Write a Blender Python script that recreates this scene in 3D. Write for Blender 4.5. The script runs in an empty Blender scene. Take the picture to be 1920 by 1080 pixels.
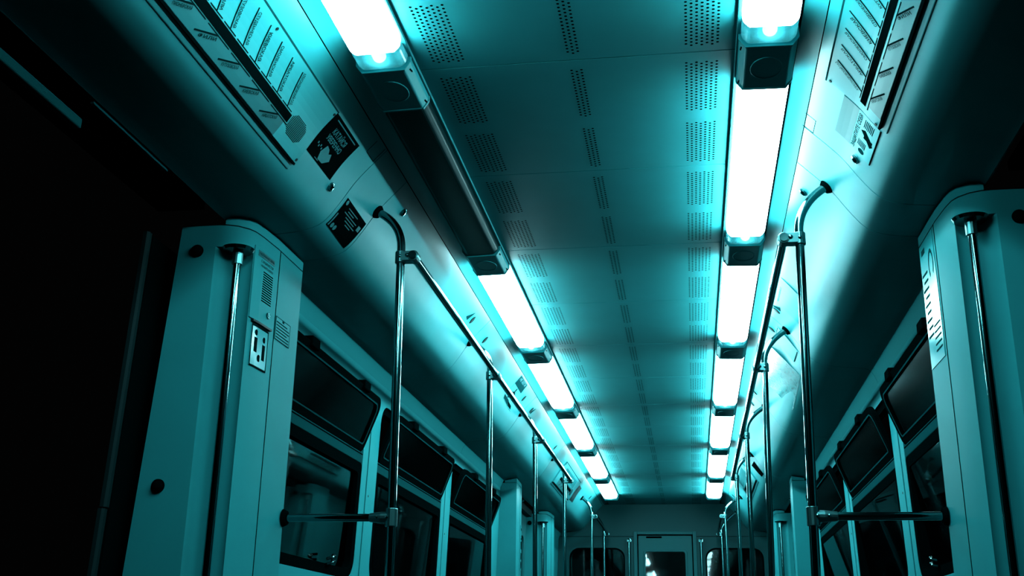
import bpy, bmesh, math, random
from mathutils import Vector, Matrix
random.seed(7)
sc = bpy.context.scene
COL = sc.collection
PI = math.pi

# ------------------------------------------------------------------ materials
TINT = (.085, .92, 1.0)
def mat(name, base=(.5, .5, .5), rough=.5, metal=0.0, spec=.05, emit=None, estr=0.0, noise=None, bump=None, coat=0.0):
    if not emit: base = tuple(c * (t ** .45 if metal else t) for c, t in zip(base, TINT))
    m = bpy.data.materials.new(name); m.use_nodes = True
    nt = m.node_tree; b = nt.nodes['Principled BSDF']
    b.inputs['Base Color'].default_value = (*base, 1)
    b.inputs['Roughness'].default_value = rough
    b.inputs['Metallic'].default_value = metal
    b.inputs['Specular IOR Level'].default_value = spec
    b.inputs['Coat Weight'].default_value = coat
    if emit:
        b.inputs['Emission Color'].default_value = (*emit, 1); b.inputs['Emission Strength'].default_value = estr
    if noise or bump:
        tc = nt.nodes.new('ShaderNodeTexCoord')
        nz = nt.nodes.new('ShaderNodeTexNoise')
        sca, amt = noise if noise else bump
        nz.inputs['Scale'].default_value = sca; nz.inputs['Detail'].default_value = 6
        nt.links.new(tc.outputs['Object'], nz.inputs['Vector'])
        if noise:
            rp = nt.nodes.new('ShaderNodeValToRGB')
            rp.color_ramp.elements[0].position = .3; rp.color_ramp.elements[1].position = .7
            rp.color_ramp.elements[0].color = (*[c * (1 - amt) for c in base], 1)
            rp.color_ramp.elements[1].color = (*[min(1, c * (1 + amt)) for c in base], 1)
            nt.links.new(nz.outputs['Fac'], rp.inputs['Fac']); nt.links.new(rp.outputs['Color'], b.inputs['Base Color'])
        if bump:
            bp = nt.nodes.new('ShaderNodeBump'); bp.inputs['Strength'].default_value = bump[1]; bp.inputs['Distance'].default_value = .002
            nt.links.new(nz.outputs['Fac'], bp.inputs['Height']); nt.links.new(bp.outputs['Normal'], b.inputs['Normal'])
    return m

LIGHT = (.42, .94, 1.0)
M = {}
M['wall'] = mat('wall_laminate', (.13, .13, .13), .40, spec=.10, noise=(9, .05))
M['ceiling'] = mat('ceiling_laminate', (.17, .17, .17), .50, noise=(6, .04))
M['soffit_joint'] = mat('joint_shadow_gap', (.0015, .0015, .0015), .8, spec=0)
M['pillar'] = mat('pillar_plastic', (.115, .115, .115), .40, spec=.004, noise=(5, .04))
M['frame'] = mat('window_wall_paint', (.130, .130, .130), .60, spec=.003)
M['bar'] = mat('window_bar_aluminium', (.026, .026, .026), .45, spec=0)
M['rubber'] = mat('black_rubber', (.0012, .0012, .0012), .8, spec=0)
M['black'] = mat('black_paint', (.0016, .0013, .0013), .5, spec=0)
M['dark'] = mat('dark_grey_paint', (.006, .006, .006), .5, spec=.03)
M['chrome'] = mat('polished_steel', (.17, .17, .17), .09, metal=1)
M['steel'] = mat('dull_cast_steel', (.14, .14, .14), .32, metal=1)
M['cap'] = mat('lamp_end_cap_plastic', (.14, .14, .14), .40)
M['rim'] = mat('lamp_rim_plastic', (0.1238, 0.1238, 0.1238), .35)
M['lit'] = mat('lit_diffuser', (.8, .8, .8), .4, emit=LIGHT, estr=75.0)
M['litside'] = mat('lit_diffuser_side', (.8, .8, .8), .4, emit=LIGHT, estr=300.0)
M['litout'] = mat('lit_diffuser_outer_side', (.8, .8, .8), .4, emit=LIGHT, estr=180.0)
M['tube'] = mat('lit_tube', (.8, .8, .8), .4, emit=LIGHT, estr=145.0)
M['off'] = mat('unlit_diffuser', (.009, .009, .009), .30, spec=.02)
M['floor'] = mat('floor_linoleum', (0.0055, 0.0055, 0.0055), .6, noise=(40, .3))
M['paper'] = mat('pale_paper', (0.1705, 0.1705, 0.1705), .40)
M['film'] = mat('pale_glossy_film', (0.143, 0.143, 0.143), .13)
M['greyfilm'] = mat('grey_film', (.05, .05, .05), .35)
M['print'] = mat('printed_ink', (.004, .004, .004), .6, spec=0)
M['midprint'] = mat('printed_midtone', (.020, .020, .020), .6, spec=0)
M['lightprint'] = mat('printed_pale_ink', (.075, .075, .075), .6, spec=.05)
M['board'] = mat('route_board_plastic', (0.1265, 0.1265, 0.1265), .38)
M['boardlow'] = mat('route_board_lower_strip', (.048, .048, .048), .40)
M['residue'] = mat('glue_residue', (0.099, 0.099, 0.099), .25, noise=(60, .35))
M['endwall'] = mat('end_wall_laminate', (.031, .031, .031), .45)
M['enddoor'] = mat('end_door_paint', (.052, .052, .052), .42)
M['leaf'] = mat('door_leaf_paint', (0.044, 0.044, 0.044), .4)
M['door_edge'] = mat('door_edge_rubber', (.006, .006, .006), .7, spec=.05)

def translucent(name):
    m = bpy.data.materials.new(name); m.use_nodes = True
    nt = m.node_tree; nt.nodes.clear()
    o = nt.nodes.new('ShaderNodeOutputMaterial'); mx = nt.nodes.new('ShaderNodeMixShader'); mx2 = nt.nodes.new('ShaderNodeMixShader')
    t = nt.nodes.new('ShaderNodeBsdfTranslucent'); t.inputs['Color'].default_value = (.02, .10, .11, 1)
    p = nt.nodes.new('ShaderNodeBsdfTransparent'); p.inputs['Color'].default_value = (.05, .22, .24, 1)
    g = nt.nodes.new('ShaderNodeBsdfGlossy'); g.inputs['Roughness'].default_value = .2
    mx.inputs[0].default_value = .5; mx2.inputs[0].default_value = .08
    nt.links.new(t.outputs[0], mx.inputs[1]); nt.links.new(p.outputs[0], mx.inputs[2])
    nt.links.new(mx.outputs[0], mx2.inputs[1]); nt.links.new(g.outputs[0], mx2.inputs[2]); nt.links.new(mx2.outputs[0], o.inputs[0])
    return m
M['shell'] = translucent('clear_diffuser_end')

def glass(name, tint, rough=.02, refl=1.0):
    m = bpy.data.materials.new(name); m.use_nodes = True
    nt = m.node_tree; nt.nodes.clear()
    o = nt.nodes.new('ShaderNodeOutputMaterial'); mx = nt.nodes.new('ShaderNodeMixShader'); f = nt.nodes.new('ShaderNodeFresnel')
    f.inputs['IOR'].default_value = 1.5
    p = nt.nodes.new('ShaderNodeBsdfTransparent'); p.inputs['Color'].default_value = (*tint, 1)
    g = nt.nodes.new('ShaderNodeBsdfGlossy'); g.inputs['Roughness'].default_value = rough; g.inputs['Color'].default_value = (refl, refl, refl, 1)
    nt.links.new(f.outputs[0], mx.inputs[0]); nt.links.new(p.outputs[0], mx.inputs[1]); nt.links.new(g.outputs[0], mx.inputs[2])
    nt.links.new(mx.outputs[0], o.inputs[0])
    return m
M['glass'] = glass('window_glass', (.5, .5, .5), .03, .65)
M['sashglass'] = glass('sash_glass', (.45, .45, .45), .10, .25)

# ------------------------------------------------------------------ object helpers
def empty(name, loc=(0, 0, 0), label=None, cat=None, group=None, kind=None, parent=None):
    o = bpy.data.objects.new(name, None); COL.objects.link(o); o.location = loc; o.empty_display_size = .05
    tag(o, label, cat, group, kind)
    if parent: o.parent = parent
    return o
def tag(o, label=None, cat=None, group=None, kind=None):
    if label: o['label'] = label
    if cat: o['category'] = cat
    if group: o['group'] = group
    if kind: o['kind'] = kind
    return o

class MB:
    """collects faces in world coordinates and links them as one mesh object"""
    def __init__(s): s.v = []; s.f = []; s.mi = []
    def add(s, verts, faces, mi=0):
        b = len(s.v); s.v += [tuple(v) for v in verts]
        for f in faces: s.f.append(tuple(b + i for i in f)); s.mi.append(mi)
        return s
    def box(s, x0, x1, y0, y1, z0, z1, mi=0):
        x0, x1 = sorted((x0, x1)); y0, y1 = sorted((y0, y1)); z0, z1 = sorted((z0, z1))
        v = [(x, y, z) for x in (x0, x1) for y in (y0, y1) for z in (z0, z1)]
        return s.add(v, [(0, 1, 3, 2), (4, 6, 7, 5), (0, 4, 5, 1), (2, 3, 7, 6), (0, 2, 6, 4), (1, 5, 7, 3)], mi)
    def prism(s, loopA, loopB, mi=0):
        n = len(loopA)
        f = [(i, (i + 1) % n, n + (i + 1) % n, n + i) for i in range(n)]
        return s.add(list(loopA) + list(loopB), f + [tuple(range(n))[::-1], tuple(range(n, 2 * n))], mi)
    def tube(s, pts, r, seg=14, mi=0, radii=None):
        pts = [Vector(p) for p in pts]; rings = []
        up = Vector((0, 0, 1)); prev = None
        for i, p in enumerate(pts):
            d = (pts[min(i + 1, len(pts) - 1)] - pts[max(i - 1, 0)]).normalized()
            if prev is None:
                a = d.cross(Vector((1, 0, 0)) if abs(d.x) < .9 else Vector((0, 1, 0))).normalized()
            else:
                a = (prev - d * prev.dot(d)).normalized()
            prev = a; b = d.cross(a)
            rr = radii[i] if radii else r
            rings.append([p + (a * math.cos(2 * PI * k / seg) + b * math.sin(2 * PI * k / seg)) * rr for k in range(seg)])
        v = [q for ring in rings for q in ring]; f = []
        for i in range(len(pts) - 1):
            for k in range(seg):
                f.append((i * seg + k, i * seg + (k + 1) % seg, (i + 1) * seg + (k + 1) % seg, (i + 1) * seg + k))
        f.append(tuple(range(seg))[::-1]); f.append(tuple((len(pts) - 1) * seg + k for k in range(seg)))
        return s.add(v, f, mi)
    def dome(s, c, n, r, depth, seg=16, mi=0):
        c = Vector(c); n = Vector(n).normalized()
        pts = []; rad = []
        for i in range(6):
            t = i / 5 * PI / 2
            pts.append(c + n * (depth * math.sin(t))); rad.append(max(r * math.cos(t), r * .02))
        return s.tube(pts, r, seg, mi, rad)
    def build(s, name, mats, parent=None, smooth=False, bevel=0.0, segs=2):
        me = bpy.data.meshes.new(name)
        o = bpy.data.objects.new(name, me); COL.objects.link(o)
        off = Vector((0, 0, 0))
        if parent:
            p = parent
            while p is not None: off += Vector(p.location); p = p.parent
        me.from_pydata([tuple(Vector(v) - off) for v in s.v], [], s.f)
        mats = mats if isinstance(mats, (list, tuple)) else [mats]
        for m in mats: me.materials.append(M[m] if isinstance(m, str) else m)
        for p_, mi in zip(me.polygons, s.mi): p_.material_index = mi
        bm = bmesh.new(); bm.from_mesh(me)
        bmesh.ops.recalc_face_normals(bm, faces=bm.faces)
        bm.to_mesh(me); bm.free()
        if smooth: smooth_by_angle(o, 38)
        if bevel:
            b = o.modifiers.new('bevel', 'BEVEL'); b.width = bevel; b.segments = segs; b.limit_method = 'ANGLE'; b.angle_limit = math.radians(35)
        if parent: o.parent = parent
        return o

def smooth_by_angle(o, deg=40):
    bm = bmesh.new(); bm.from_mesh(o.data)
    for e in bm.edges:
        e.smooth = not (len(e.link_faces) == 2 and e.calc_face_angle(0) > math.radians(deg))
    for f in bm.faces: f.smooth = True
    bm.to_mesh(o.data); bm.free()
    return o

# ------------------------------------------------------------------ the cross-section of the car
# (|x|, z) from the lamp channel down the sloping hatches to the soffit over the windows
_PR = [(.648, 2.288), (.70, 2.2435), (.80, 2.137), (.86, 2.050), (.905, 1.993), (.94, 1.970), (.985, 1.957), (1.03, 1.951), (1.12, 1.943), (1.178, 1.926), (1.215, 1.846)]
def _cr(pts, n):
    out = []
    for i in range(len(pts) - 1):
        p0 = Vector(pts[max(i - 1, 0)]); p1 = Vector(pts[i]); p2 = Vector(pts[i + 1]); p3 = Vector(pts[min(i + 2, len(pts) - 1)])
        for k in range(n):
            t = k / n
            out.append(.5 * ((2 * p1) + (p2 - p0) * t + (2 * p0 - 5 * p1 + 4 * p2 - p3) * t * t + (3 * p1 - p0 - 3 * p2 + p3) * t ** 3))
    out.append(Vector(pts[-1])); return out
PRF = [Vector(_PR[0])] + _cr(_PR[1:], 5)
PS = [0.0]
for a, b in zip(PRF, PRF[1:]): PS.append(PS[-1] + (b - a).length)
def prof(s):
    s = max(0, min(s, PS[-1]))
    for i in range(len(PRF) - 1):
        if s <= PS[i + 1]:
            t = (s - PS[i]) / (PS[i + 1] - PS[i]); p = PRF[i].lerp(PRF[i + 1], t)
            a = PRF[max(i - 1, 0)]; b = PRF[min(i + 2, len(PRF) - 1)]
            d = ((PRF[i + 1] - PRF[i]) if i < 2 else (b - a)).normalized()
            return p, Vector((d.y, -d.x))
    return PRF[-1], Vector((0, -1))
def W(side, Y, s, off=0.0):
    p, n = prof(s)          # n points into the car (towards the aisle and down)
    q = p + n * off
    return (side * q.x, Y, q.y)
def slab(mb, side, quad, off0, off1, mi=0, nv=None):
    """sheet following the wall profile; quad = four (Y, s) corners in order; thickness from off0 to off1"""
    (a, b, c, d) = quad
    ds = max(abs(b[1] - a[1]), abs(c[1] - b[1]), abs(d[1] - c[1]), abs(a[1] - d[1]))
    n = nv or max(1, int(ds / .02))
    top = []; bot = []
    for i in range(n + 1):
        t = i / n
        for P, Q in ((a, d), (b, c)):
            Y = P[0] + (Q[0] - P[0]) * t; s = P[1] + (Q[1] - P[1]) * t
            top.append(W(side, Y, s, off1)); bot.append(W(side, Y, s, off0))
    m = 2 * (n + 1); f = []
    for i in range(n):
        k = 2 * i
        f.append((k, k + 1, k + 3, k + 2)); f.append((m + k, m + k + 2, m + k + 3, m + k + 1))
        f.append((k, k + 2, m + k + 2, m + k)); f.append((k + 1, m + k + 1, m + k + 3, k + 3))
    f.append((0, m, m + 1, 1)); f.append((2 * n, 2 * n + 1, m + 2 * n + 1, m + 2 * n))
    mb.add(top + bot, f, mi); return mb
def rect(y0, y1, s0, s1):   # long side runs down the profile
    return [(y0, s0), (y1, s0), (y1, s1), (y0, s1)]
def stroke(p, q, w):        # a printed line from p to q, both (Y, s)
    d = Vector((q[0] - p[0], q[1] - p[1])).normalized() * (w / 2); n = (-d.y, d.x)
    return [(p[0] + n[0], p[1] + n[1]), (p[0] - n[0], p[1] - n[1]), (q[0] - n[0], q[1] - n[1]), (q[0] + n[0], q[1] + n[1])]

_txt = {}
def glyphs(body):
    if body not in _txt:
        cu = bpy.data.curves.new('txt', 'FONT'); cu.body = body; cu.size = 1.0; cu.resolution_u = 2; cu.offset = .018
        o = bpy.data.objects.new('txt', cu); COL.objects.link(o)
        dg = bpy.context.evaluated_depsgraph_get(); dg.update()
        me = o.evaluated_get(dg).to_mesh()
        v = [(p.co.x, p.co.y) for p in me.vertices]; f = [tuple(p.vertices) for p in me.polygons]
        o.evaluated_get(dg).to_mesh_clear()
        bpy.data.objects.remove(o); bpy.data.curves.remove(cu)
        w = max((p[0] for p in v), default=1)
        _txt[body] = (v, f, w)
    return _txt[body]
def wtext(mb, side, body, org, u, width, height, off, mi=0):
    """lettering laid on the wall profile: org (Y, s) is the start of the baseline, u the reading direction in (right, up) seen by a reader"""
    v, f, w = glyphs(body); u = Vector(u).normalized(); n = Vector((-u.y, u.x))
    sx = width / w; sy = height / .73
    P = []
    for (a, b) in v:
        q = u * (a * sx) + n * (b * sy)
        P.append(W(side, org[0] + (q.x if side < 0 else -q.x), org[1] - q.y, off))
    mb.add(P, f, mi); return mb

# ------------------------------------------------------------------ camera
cam = bpy.data.cameras.new('camera'); co = bpy.data.objects.new('camera', cam); COL.objects.link(co)
yaw, pitch, roll, F = .16141, .32185, -.01644, 2062.37
co.location = (.28742, 0, .594)
R = Matrix.Rotation(yaw, 3, 'Z') @ Matrix.Rotation(pitch, 3, 'X') @ Matrix.Rotation(roll, 3, 'Y') @ Matrix.Rotation(PI / 2, 3, 'X')
co.rotation_euler = R.to_euler()
cam.sensor_width = 36; cam.lens = F * 36 / 1920; cam.clip_start = .02
sc.camera = co

YB = -2.6          # where the modelled car ends behind the camera
YE = 12.80         # end wall
ZC = 2.25
S1 = 2.8356; PCH = .78

# ------------------------------------------------------------------ ceiling
ceil = empty('ceiling', (0, 0, 0), kind='structure')
MB().box(-.66, .66, YB, YE + .05, ZC + .012, ZC + .06).build('backing', 'soffit_joint', ceil)
k = -6
while S1 + PCH * k < YE:
    y0 = S1 + PCH * k; y1 = min(y0 + PCH, YE)
    mb = MB().box(-.6265, .6265, y0 + .0021, y1 - .0021, ZC, ZC + .012)
    if k >= -2:
        for b0, b1 in ((.055, .36), (.443, .746)):
            for cx, cols in ((-.3675, 7), (0, 3), (.3675, 7)):
                for c in range(cols):
                    x = cx + (c - (cols - 1) / 2) * .0147
                    for r in range(17):
                        y = y0 + b0 + .0035 + (b1 - b0 - .007) * (r + (.5 if c % 2 else 0)) / 16.6
                        if y > y1 - .01: continue
                        n = 8 if k < 3 else 6
                        mb.add([(x + .0043 * math.cos(2 * PI * q / n), y + .0043 * math.sin(2 * PI * q / n), ZC - .0004) for q in range(n)], [tuple(range(n))], 1)
    mb.build('ceiling_panel', ['ceiling', 'soffit_joint'], ceil)
    k += 1

# ------------------------------------------------------------------ cove walls above the windows
wallroots = {}
SDOOR = PS[-6]
def cove(side, sname):
    w = empty('wall_' + sname, (0, 0, 0), kind='structure'); wallroots[side] = w
    edges = [YB, -1.7, 0.06, 1.84, 3.343, 3.615, 5.39, 7.17, 8.945, 10.72, YE]
    for a, b in zip(edges, edges[1:]):
        g = .0023
        slab(MB(), side, rect(a + g, b - g, .070, SDOOR), -.012, 0, nv=44).build('cove_panel', 'wall', w, smooth=True)
    for a, b in ((3.624, 5.388), (5.392, 7.168), (7.172, 8.765), (11.30, YE)):
        slab(MB(), side, rect(a, b, SDOOR + .001, PS[-1]), -.012, 0, nv=5).build('window_header', 'frame', w, smooth=True)
    # strip between the lamp row and the hatches runs the whole length
    ch = [(.628, 2.2625), (.650, 2.2615), (.668, 2.2585), (.684, 2.2535), (.6985, 2.2450), (.6985, 2.262), (.66, 2.285), (.628, 2.285)]
    smooth_by_angle(MB().prism([(side * a_, YB, z_) for a_, z_ in ch], [(side * a_, YE, z_) for a_, z_ in ch]).build('lamp_channel', 'wall', w), 40)
    slab(MB(), side, rect(YB, YE, .0, SDOOR), -.03, -.013, nv=44).build('cove_backing', 'soffit_joint', w)
    return w
cove(-1, 'left'); cove(1, 'right')

def wx(z): return 1.209 + (1.846 - z) * .031      # the window wall leans out towards the floor

def rrect(y0, y1, z0, z1, r, n=7, rb=None):
    rb = r if rb is None else rb
    out = []
    for (cy, cz, a0, rr) in ((y1 - r, z1 - r, 0, r), (y0 + r, z1 - r, 90, r), (y0 + rb, z0 + rb, 180, rb), (y1 - rb, z0 + rb, 270, rb)):
        for i in range(n + 1):
            a = math.radians(a0 + 90 * i / n); out.append((cy + rr * math.cos(a), cz + rr * math.sin(a)))
    return out
def holed(outer, holes, fn, t0, t1):
    """flat panel with holes: 2-D loops mapped by fn(a, b, depth)"""
    bm = bmesh.new(); edges = []; loops = []
    for lp in [outer] + holes:
        vs = [bm.verts.new((a, b, 0)) for a, b in lp]
        es = [bm.edges.new((vs[i], vs[(i + 1) % len(vs)])) for i in range(len(vs))]
        edges += es; loops.append(len(lp))
    bmesh.ops.triangle_fill(bm, use_beauty=True, use_dissolve=False, edges=edges)
    bm.verts.index_update()
    P = [v.co.copy() for v in bm.verts]; Fc = [tuple(v.index for v in f.verts) for f in bm.faces]; bm.free()
    n = len(P); mb = MB()
    V = [fn(p.x, p.y, t0) for p in P] + [fn(p.x, p.y, t1) for p in P]
    faces = Fc + [tuple(i + n for i in f[::-1]) for f in Fc]
    b = 0
    for L in loops:
        for i in range(L): faces.append((b + i, b + (i + 1) % L, n + b + (i + 1) % L, n + b + i))
        b += L
    mb.add(V, faces); return mb
def ring(lo, li, fn, t0, t1, mi=0, mb=None):
    mb = mb or MB(); n = len(lo)
    V = [fn(a, b, t0) for a, b in lo] + [fn(a, b, t0) for a, b in li] + [fn(a, b, t1) for a, b in lo] + [fn(a, b, t1) for a, b in li]
    f = []
    for i in range(n):
        j = (i + 1) % n
        f += [(i, j, n + j, n + i), (2 * n + i, 3 * n + i, 3 * n + j, 2 * n + j), (i, 2 * n + i, 2 * n + j, j), (n + i, n + j, 3 * n + j, 3 * n + i)]
    return mb.add(V, f, mi)

WINS = [(3.64, 4.985), (5.235, 6.685), (6.94, 8.42)]
wn = 0
for side, sname in ((-1, 'left'), (1, 'right')):
    w = wallroots[side]
    fn = lambda a, b, t, s=side: (s * (wx(b) + t), a, b)
    # wall with the window openings
    holes = [rrect(a, b, .905, 1.775, .10, rb=.10) for a, b in WINS]
    o = holed([(3.622, 0), (8.768, 0), (8.768, 1.90), (3.622, 1.90)], holes, fn, 0, .06).build('window_panel', 'frame', w)
    for yc in ((WINS[0][1] + WINS[1][0]) / 2, (WINS[1][1] + WINS[2][0]) / 2):
        p = MB(); p.prism([fn(yc - .036, .88, -.004), fn(yc + .036, .88, -.004), fn(yc + .036, 1.765, -.004), fn(yc - .036, 1.765, -.004)],
                          [fn(yc - .036, .88, .004), fn(yc + .036, .88, .004), fn(yc + .036, 1.765, .004), fn(yc - .036, 1.765, .004)])
        post = p.build('post_cover', 'frame', w, bevel=.002)
        q = MB()
        for dy in (-.038, .038): q.prism([fn(yc + dy - .0016, .88, -.0006), fn(yc + dy + .0016, .88, -.0006), fn(yc + dy + .0016, 1.765, -.0006), fn(yc + dy - .0016, 1.765, -.0006)],
                          [fn(yc + dy - .0016, .88, .002), fn(yc + dy + .0016, .88, .002), fn(yc + dy + .0016, 1.765, .002), fn(yc + dy - .0016, 1.765, .002)])
        q.build('post_groove', 'soffit_joint', post)
        q = MB(); q.dome(fn(yc, 1.30, -.004), (-side, 0, 0), .006, .002, 10); q.build('screw', 'dark', post)
    # plain wall past the second doorway
    MB().prism([fn(11.283, 0, 0), fn(YE, 0, 0), fn(YE, 1.90, 0), fn(11.283, 1.90, 0)], [fn(11.283, 0, .05), fn(YE, 0, .05), fn(YE, 1.90, .05), fn(11.283, 1.90, .05)]).build('end_panel', 'frame', w)
    # wall behind the camera
    MB().prism([fn(YB, 0, 0), fn(1.72, 0, 0), fn(1.72, 1.875, 0), fn(YB, 1.875, 0)], [fn(YB, 0, .05), fn(1.72, 0, .05), fn(1.72, 1.875, .05), fn(YB, 1.875, .05)]).build('rear_panel', 'dark', w)
    # windows
    for i, (a, b) in enumerate(WINS):
        wn += 1
        win = empty('window_%d' % wn, (side * 1.21, (a + b) / 2, .9), kind='structure')
        lo = rrect(a + .001, b - .001, .906, 1.774, .099); li = rrect(a + .034, b - .034, .940, 1.74, .07)
        ring(lo, li, fn, .012, .045).build('rubber_seal', 'rubber', win)
        tb, tt = (.033, .018) if side < 0 else (.062, .002)
        o = MB(); o.prism([fn(a + .03, .93, tb), fn(b - .03, .93, tb), fn(b - .03, 1.41, tt), fn(a + .03, 1.41, tt)],
                          [fn(a + .03, .93, tb + .005), fn(b - .03, .93, tb + .005), fn(b - .03, 1.41, tt + .005), fn(a + .03, 1.41, tt + .005)]); o.build('pane', 'glass', win)
        o = MB(); o.prism([fn(a + .004, 1.434, .002), fn(b - .004, 1.434, .002), fn(b - .004, 1.486, .002), fn(a + .004, 1.486, .002)],
                          [fn(a + .004, 1.434, .045), fn(b - .004, 1.434, .045), fn(b - .004, 1.486, .045), fn(a + .004, 1.486, .045)])
        lo = rrect(a + .002, b - .002, .907, 1.433, .02, rb=.098); li = rrect(a + .042, b - .05, .948, 1.386, .02, rb=.06)
        ring(lo, li, fn, .001, .07).build('pane_gasket', 'rubber', win)
        bar = o.build('crossbar', 'bar', win, bevel=.003)
        o = MB(); o.prism([fn(a + .006, 1.474, 0), fn(b - .006, 1.474, 0), fn(b - .006, 1.478, 0), fn(a + .006, 1.478, 0)],
                          [fn(a + .006, 1.474, .01), fn(b - .006, 1.474, .01), fn(b - .006, 1.478, .01), fn(a + .006, 1.478, .01)]); o.build('groove', 'soffit_joint', bar)
        # hopper sash, hinged on the crossbar and tipped into the car
        lean = .36
        def sf(yy, h, t, s=side): return (s * (wx(1.49) + .012 - h * math.sin(lean) + t * math.cos(lean)), yy, 1.488 + h * math.cos(lean) + t * math.sin(lean) * 1.0)
        H = .262
        lo = rrect(a + .016, b - .016, 0, H, .075, rb=.03); li = rrect(a + .056, b - .056, .035, H - .036, .045, rb=.015)
        sash = ring(lo, li, sf, -.012, .012).build('sash', 'black', win, bevel=.002)
        lo2 = rrect(a + .050, b - .050, .03, H - .03, .05, rb=.02)
        p = MB(); p.prism([sf(y_, h_, -.003) for y_, h_ in lo2], [sf(y_, h_, .003) for y_, h_ in lo2]); p.build('sash_pane', 'sashglass', sash)
        lo3 = rrect(a + .052, b - .052, .031, H - .031, .048, rb=.018); li3 = rrect(a + .058, b - .058, .037, H - .037, .043, rb=.014)
        ring(lo3, li3, sf, -.0135, -.011).build('bead', 'bar', sash)
        for yc in ((a + b) / 2 - .36, (a + b) / 2 + .36):
            q = MB(); 
            c0 = sf(yc, H - .012, 0)
            q.box(c0[0] - .024, c0[0] + .024, yc - .045, yc + .045, c0[2] - .012, c0[2] + .030)
            q.box(min(c0[0], side * 1.215), max(c0[0], side * 1.215), yc - .018, yc + .018, c0[2] + .012, c0[2] + .026)
            q.build('latch', 'rubber', sash, bevel=.005)
        for dz in (0, .022):
            q = MB(); q.tube([fn(b - .40, .945 + dz, -.004), fn(b - .385, .950 + dz, -.018), fn(b - .34, .962 + dz, -.018), fn(b - .325, .966 + dz, -.004)], .006, 8)
            q.build('window_catch', 'chrome', win, smooth=True)

# doorways: retracted leaf edge in the first, closed leaves in the second
fnL = lambda a, b, t, s=-1: (s * (wx(b) + t), a, b)
for n_, (side, y0, y1, half) in enumerate(((-1, 9.39, 10.66, 2), (1, 9.39, 10.66, 2))):
    fn = lambda a, b, t, s=side: (s * (wx(b) + t), a, b)
    d = empty('door_%d' % (n_ + 2), (side * 1.28, (y0 + y1) / 2, 0), kind='structure')
    for a, b in ((y0 + .01, (y0 + y1) / 2 - .008), ((y0 + y1) / 2 + .008, y1 - .01)):
        lf = holed([(a, .02), (b, .02), (b, 1.90), (a, 1.90)], [rrect(a + .11, b - .11, .85, 1.66, .06)], fn, .06, .10).build('door_leaf', 'leaf', d)
        p = MB(); lo = rrect(a + .10, b - .10, .84, 1.67, .06); p.prism([fn(u, v, .075) for u, v in lo], [fn(u, v, .08) for u, v in lo]); p.build('door_pane', 'glass', lf)
    MB().box(side * 1.22, side * 1.33, y0 - .02, y1 + .02, 1.86, 1.93).build('door_header', 'dark', d)
for n_, side in ((1, -1), (4, 1)):
    fn = lambda a, b, t, s=side: (s * (wx(b) + t), a, b)
    d = empty('door_%d' % n_, (side * 1.28, 2.9, 0), kind='structure')
    # a leaf slid back into the wall pocket: only its rubber-edged front shows
    MB().prism([fn(3.07, .02, .172), fn(3.75, .02, .172), fn(3.75, 1.85, .172), fn(3.07, 1.85, .172)], [fn(3.07, .02, .205), fn(3.75, .02, .205), fn(3.75, 1.85, .205), fn(3.07, 1.85, .205)]).build('door_leaf', 'rubber', d)
    for z0, z1, in_ in ((.985, 1.845, .160), (.02, .981, .164)):
        p = MB(); pts = [(3.052, in_ + .006), (3.042, in_), (3.024, in_ - .002), (3.016, in_ + .004), (3.016, in_ + .016), (3.052, in_ + .016)]
        p.prism([fn(a, z0, t) for a, t in pts], [fn(a, z1, t) for a, t in pts]); p.build('edge_strip', 'door_edge', d)
    MB().box(side * 1.24, side * 1.40, 1.74, 3.12, 1.955, 1.985).build('door_header', 'rubber', d)
    MB().box(side * 1.182, side * 1.192, 2.32, 2.74, 1.915, 1.921).build('header_lip', 'bar', d)
    MB().box(side * 1.238, side * 1.262, 1.74, 2.37, 1.872, 1.900).build('lit_header_band', 'bar', d, bevel=.004)  # bar standing for the lit stretch of the header face, cut where shade starts

# floor and ends
f = MB().box(-1.5, 1.5, YB, YE, -.05, 0).build('floor', 'floor'); tag(f, kind='structure')
f = MB().box(-1.5, 1.5, YB - .05, YB, -.05, 2.35).build('wall_back', 'dark'); tag(f, kind='structure')

# end wall with the gangway door
we = empty('wall_front', (0, YE, 0), kind='structure')
fe = lambda a, b, t: (a, YE + t, b)
DO = (-.312, .312); 
ew = [rrect(-1.085, -.452, .95, 1.765, .115), rrect(.446, 1.085, .95, 1.765, .115)]
holed([(-1.4, 0), (DO[0] - .004, 0), (DO[0] - .004, 1.914), (DO[1] + .004, 1.914), (DO[1] + .004, 0), (1.4, 0), (1.4, 2.30), (-1.4, 2.30)], ew, fe, 0, .06).build('end_panel', 'endwall', we)
q = MB()
for a, b in ((-1.3, -.352), (.352, 1.3)): q.box(a, b, YE - .0008, YE + .01, 1.887, 1.893)
q.build('panel_joint', 'soffit_joint', we)
for i, lo in enumerate(ew):
    wn += 1
    win = empty('window_%d' % wn, (sum(p[0] for p in lo) / len(lo), YE, .95), kind='structure')
    cx = sum(p[0] for p in lo) / len(lo); cz = sum(p[1] for p in lo) / len(lo)
    li = [(cx + (a - cx) * .955, cz + (b - cz) * .965) for a, b in lo]
    ring(lo, li, fe, .012, .04).build('rubber_seal', 'rubber', win)
    p = MB(); p.prism([fe(a, b, .022) for a, b in lo], [fe(a, b, .028) for a, b in lo]); p.build('pane', 'glass', win)
ed = empty('door_5', (0, YE, 0), kind='structure')
q = MB()
q.box(-.352, -.312, YE - .018, YE + .03, 0, 1.945); q.box(.312, .352, YE - .018, YE + .03, 0, 1.945); q.box(-.3119, .3119, YE - .018, YE + .03, 1.912, 1.945)
q.build('door_frame', 'enddoor', ed, bevel=.004)
dw = rrect(-.222, .222, .95, 1.722, .03)
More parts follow.
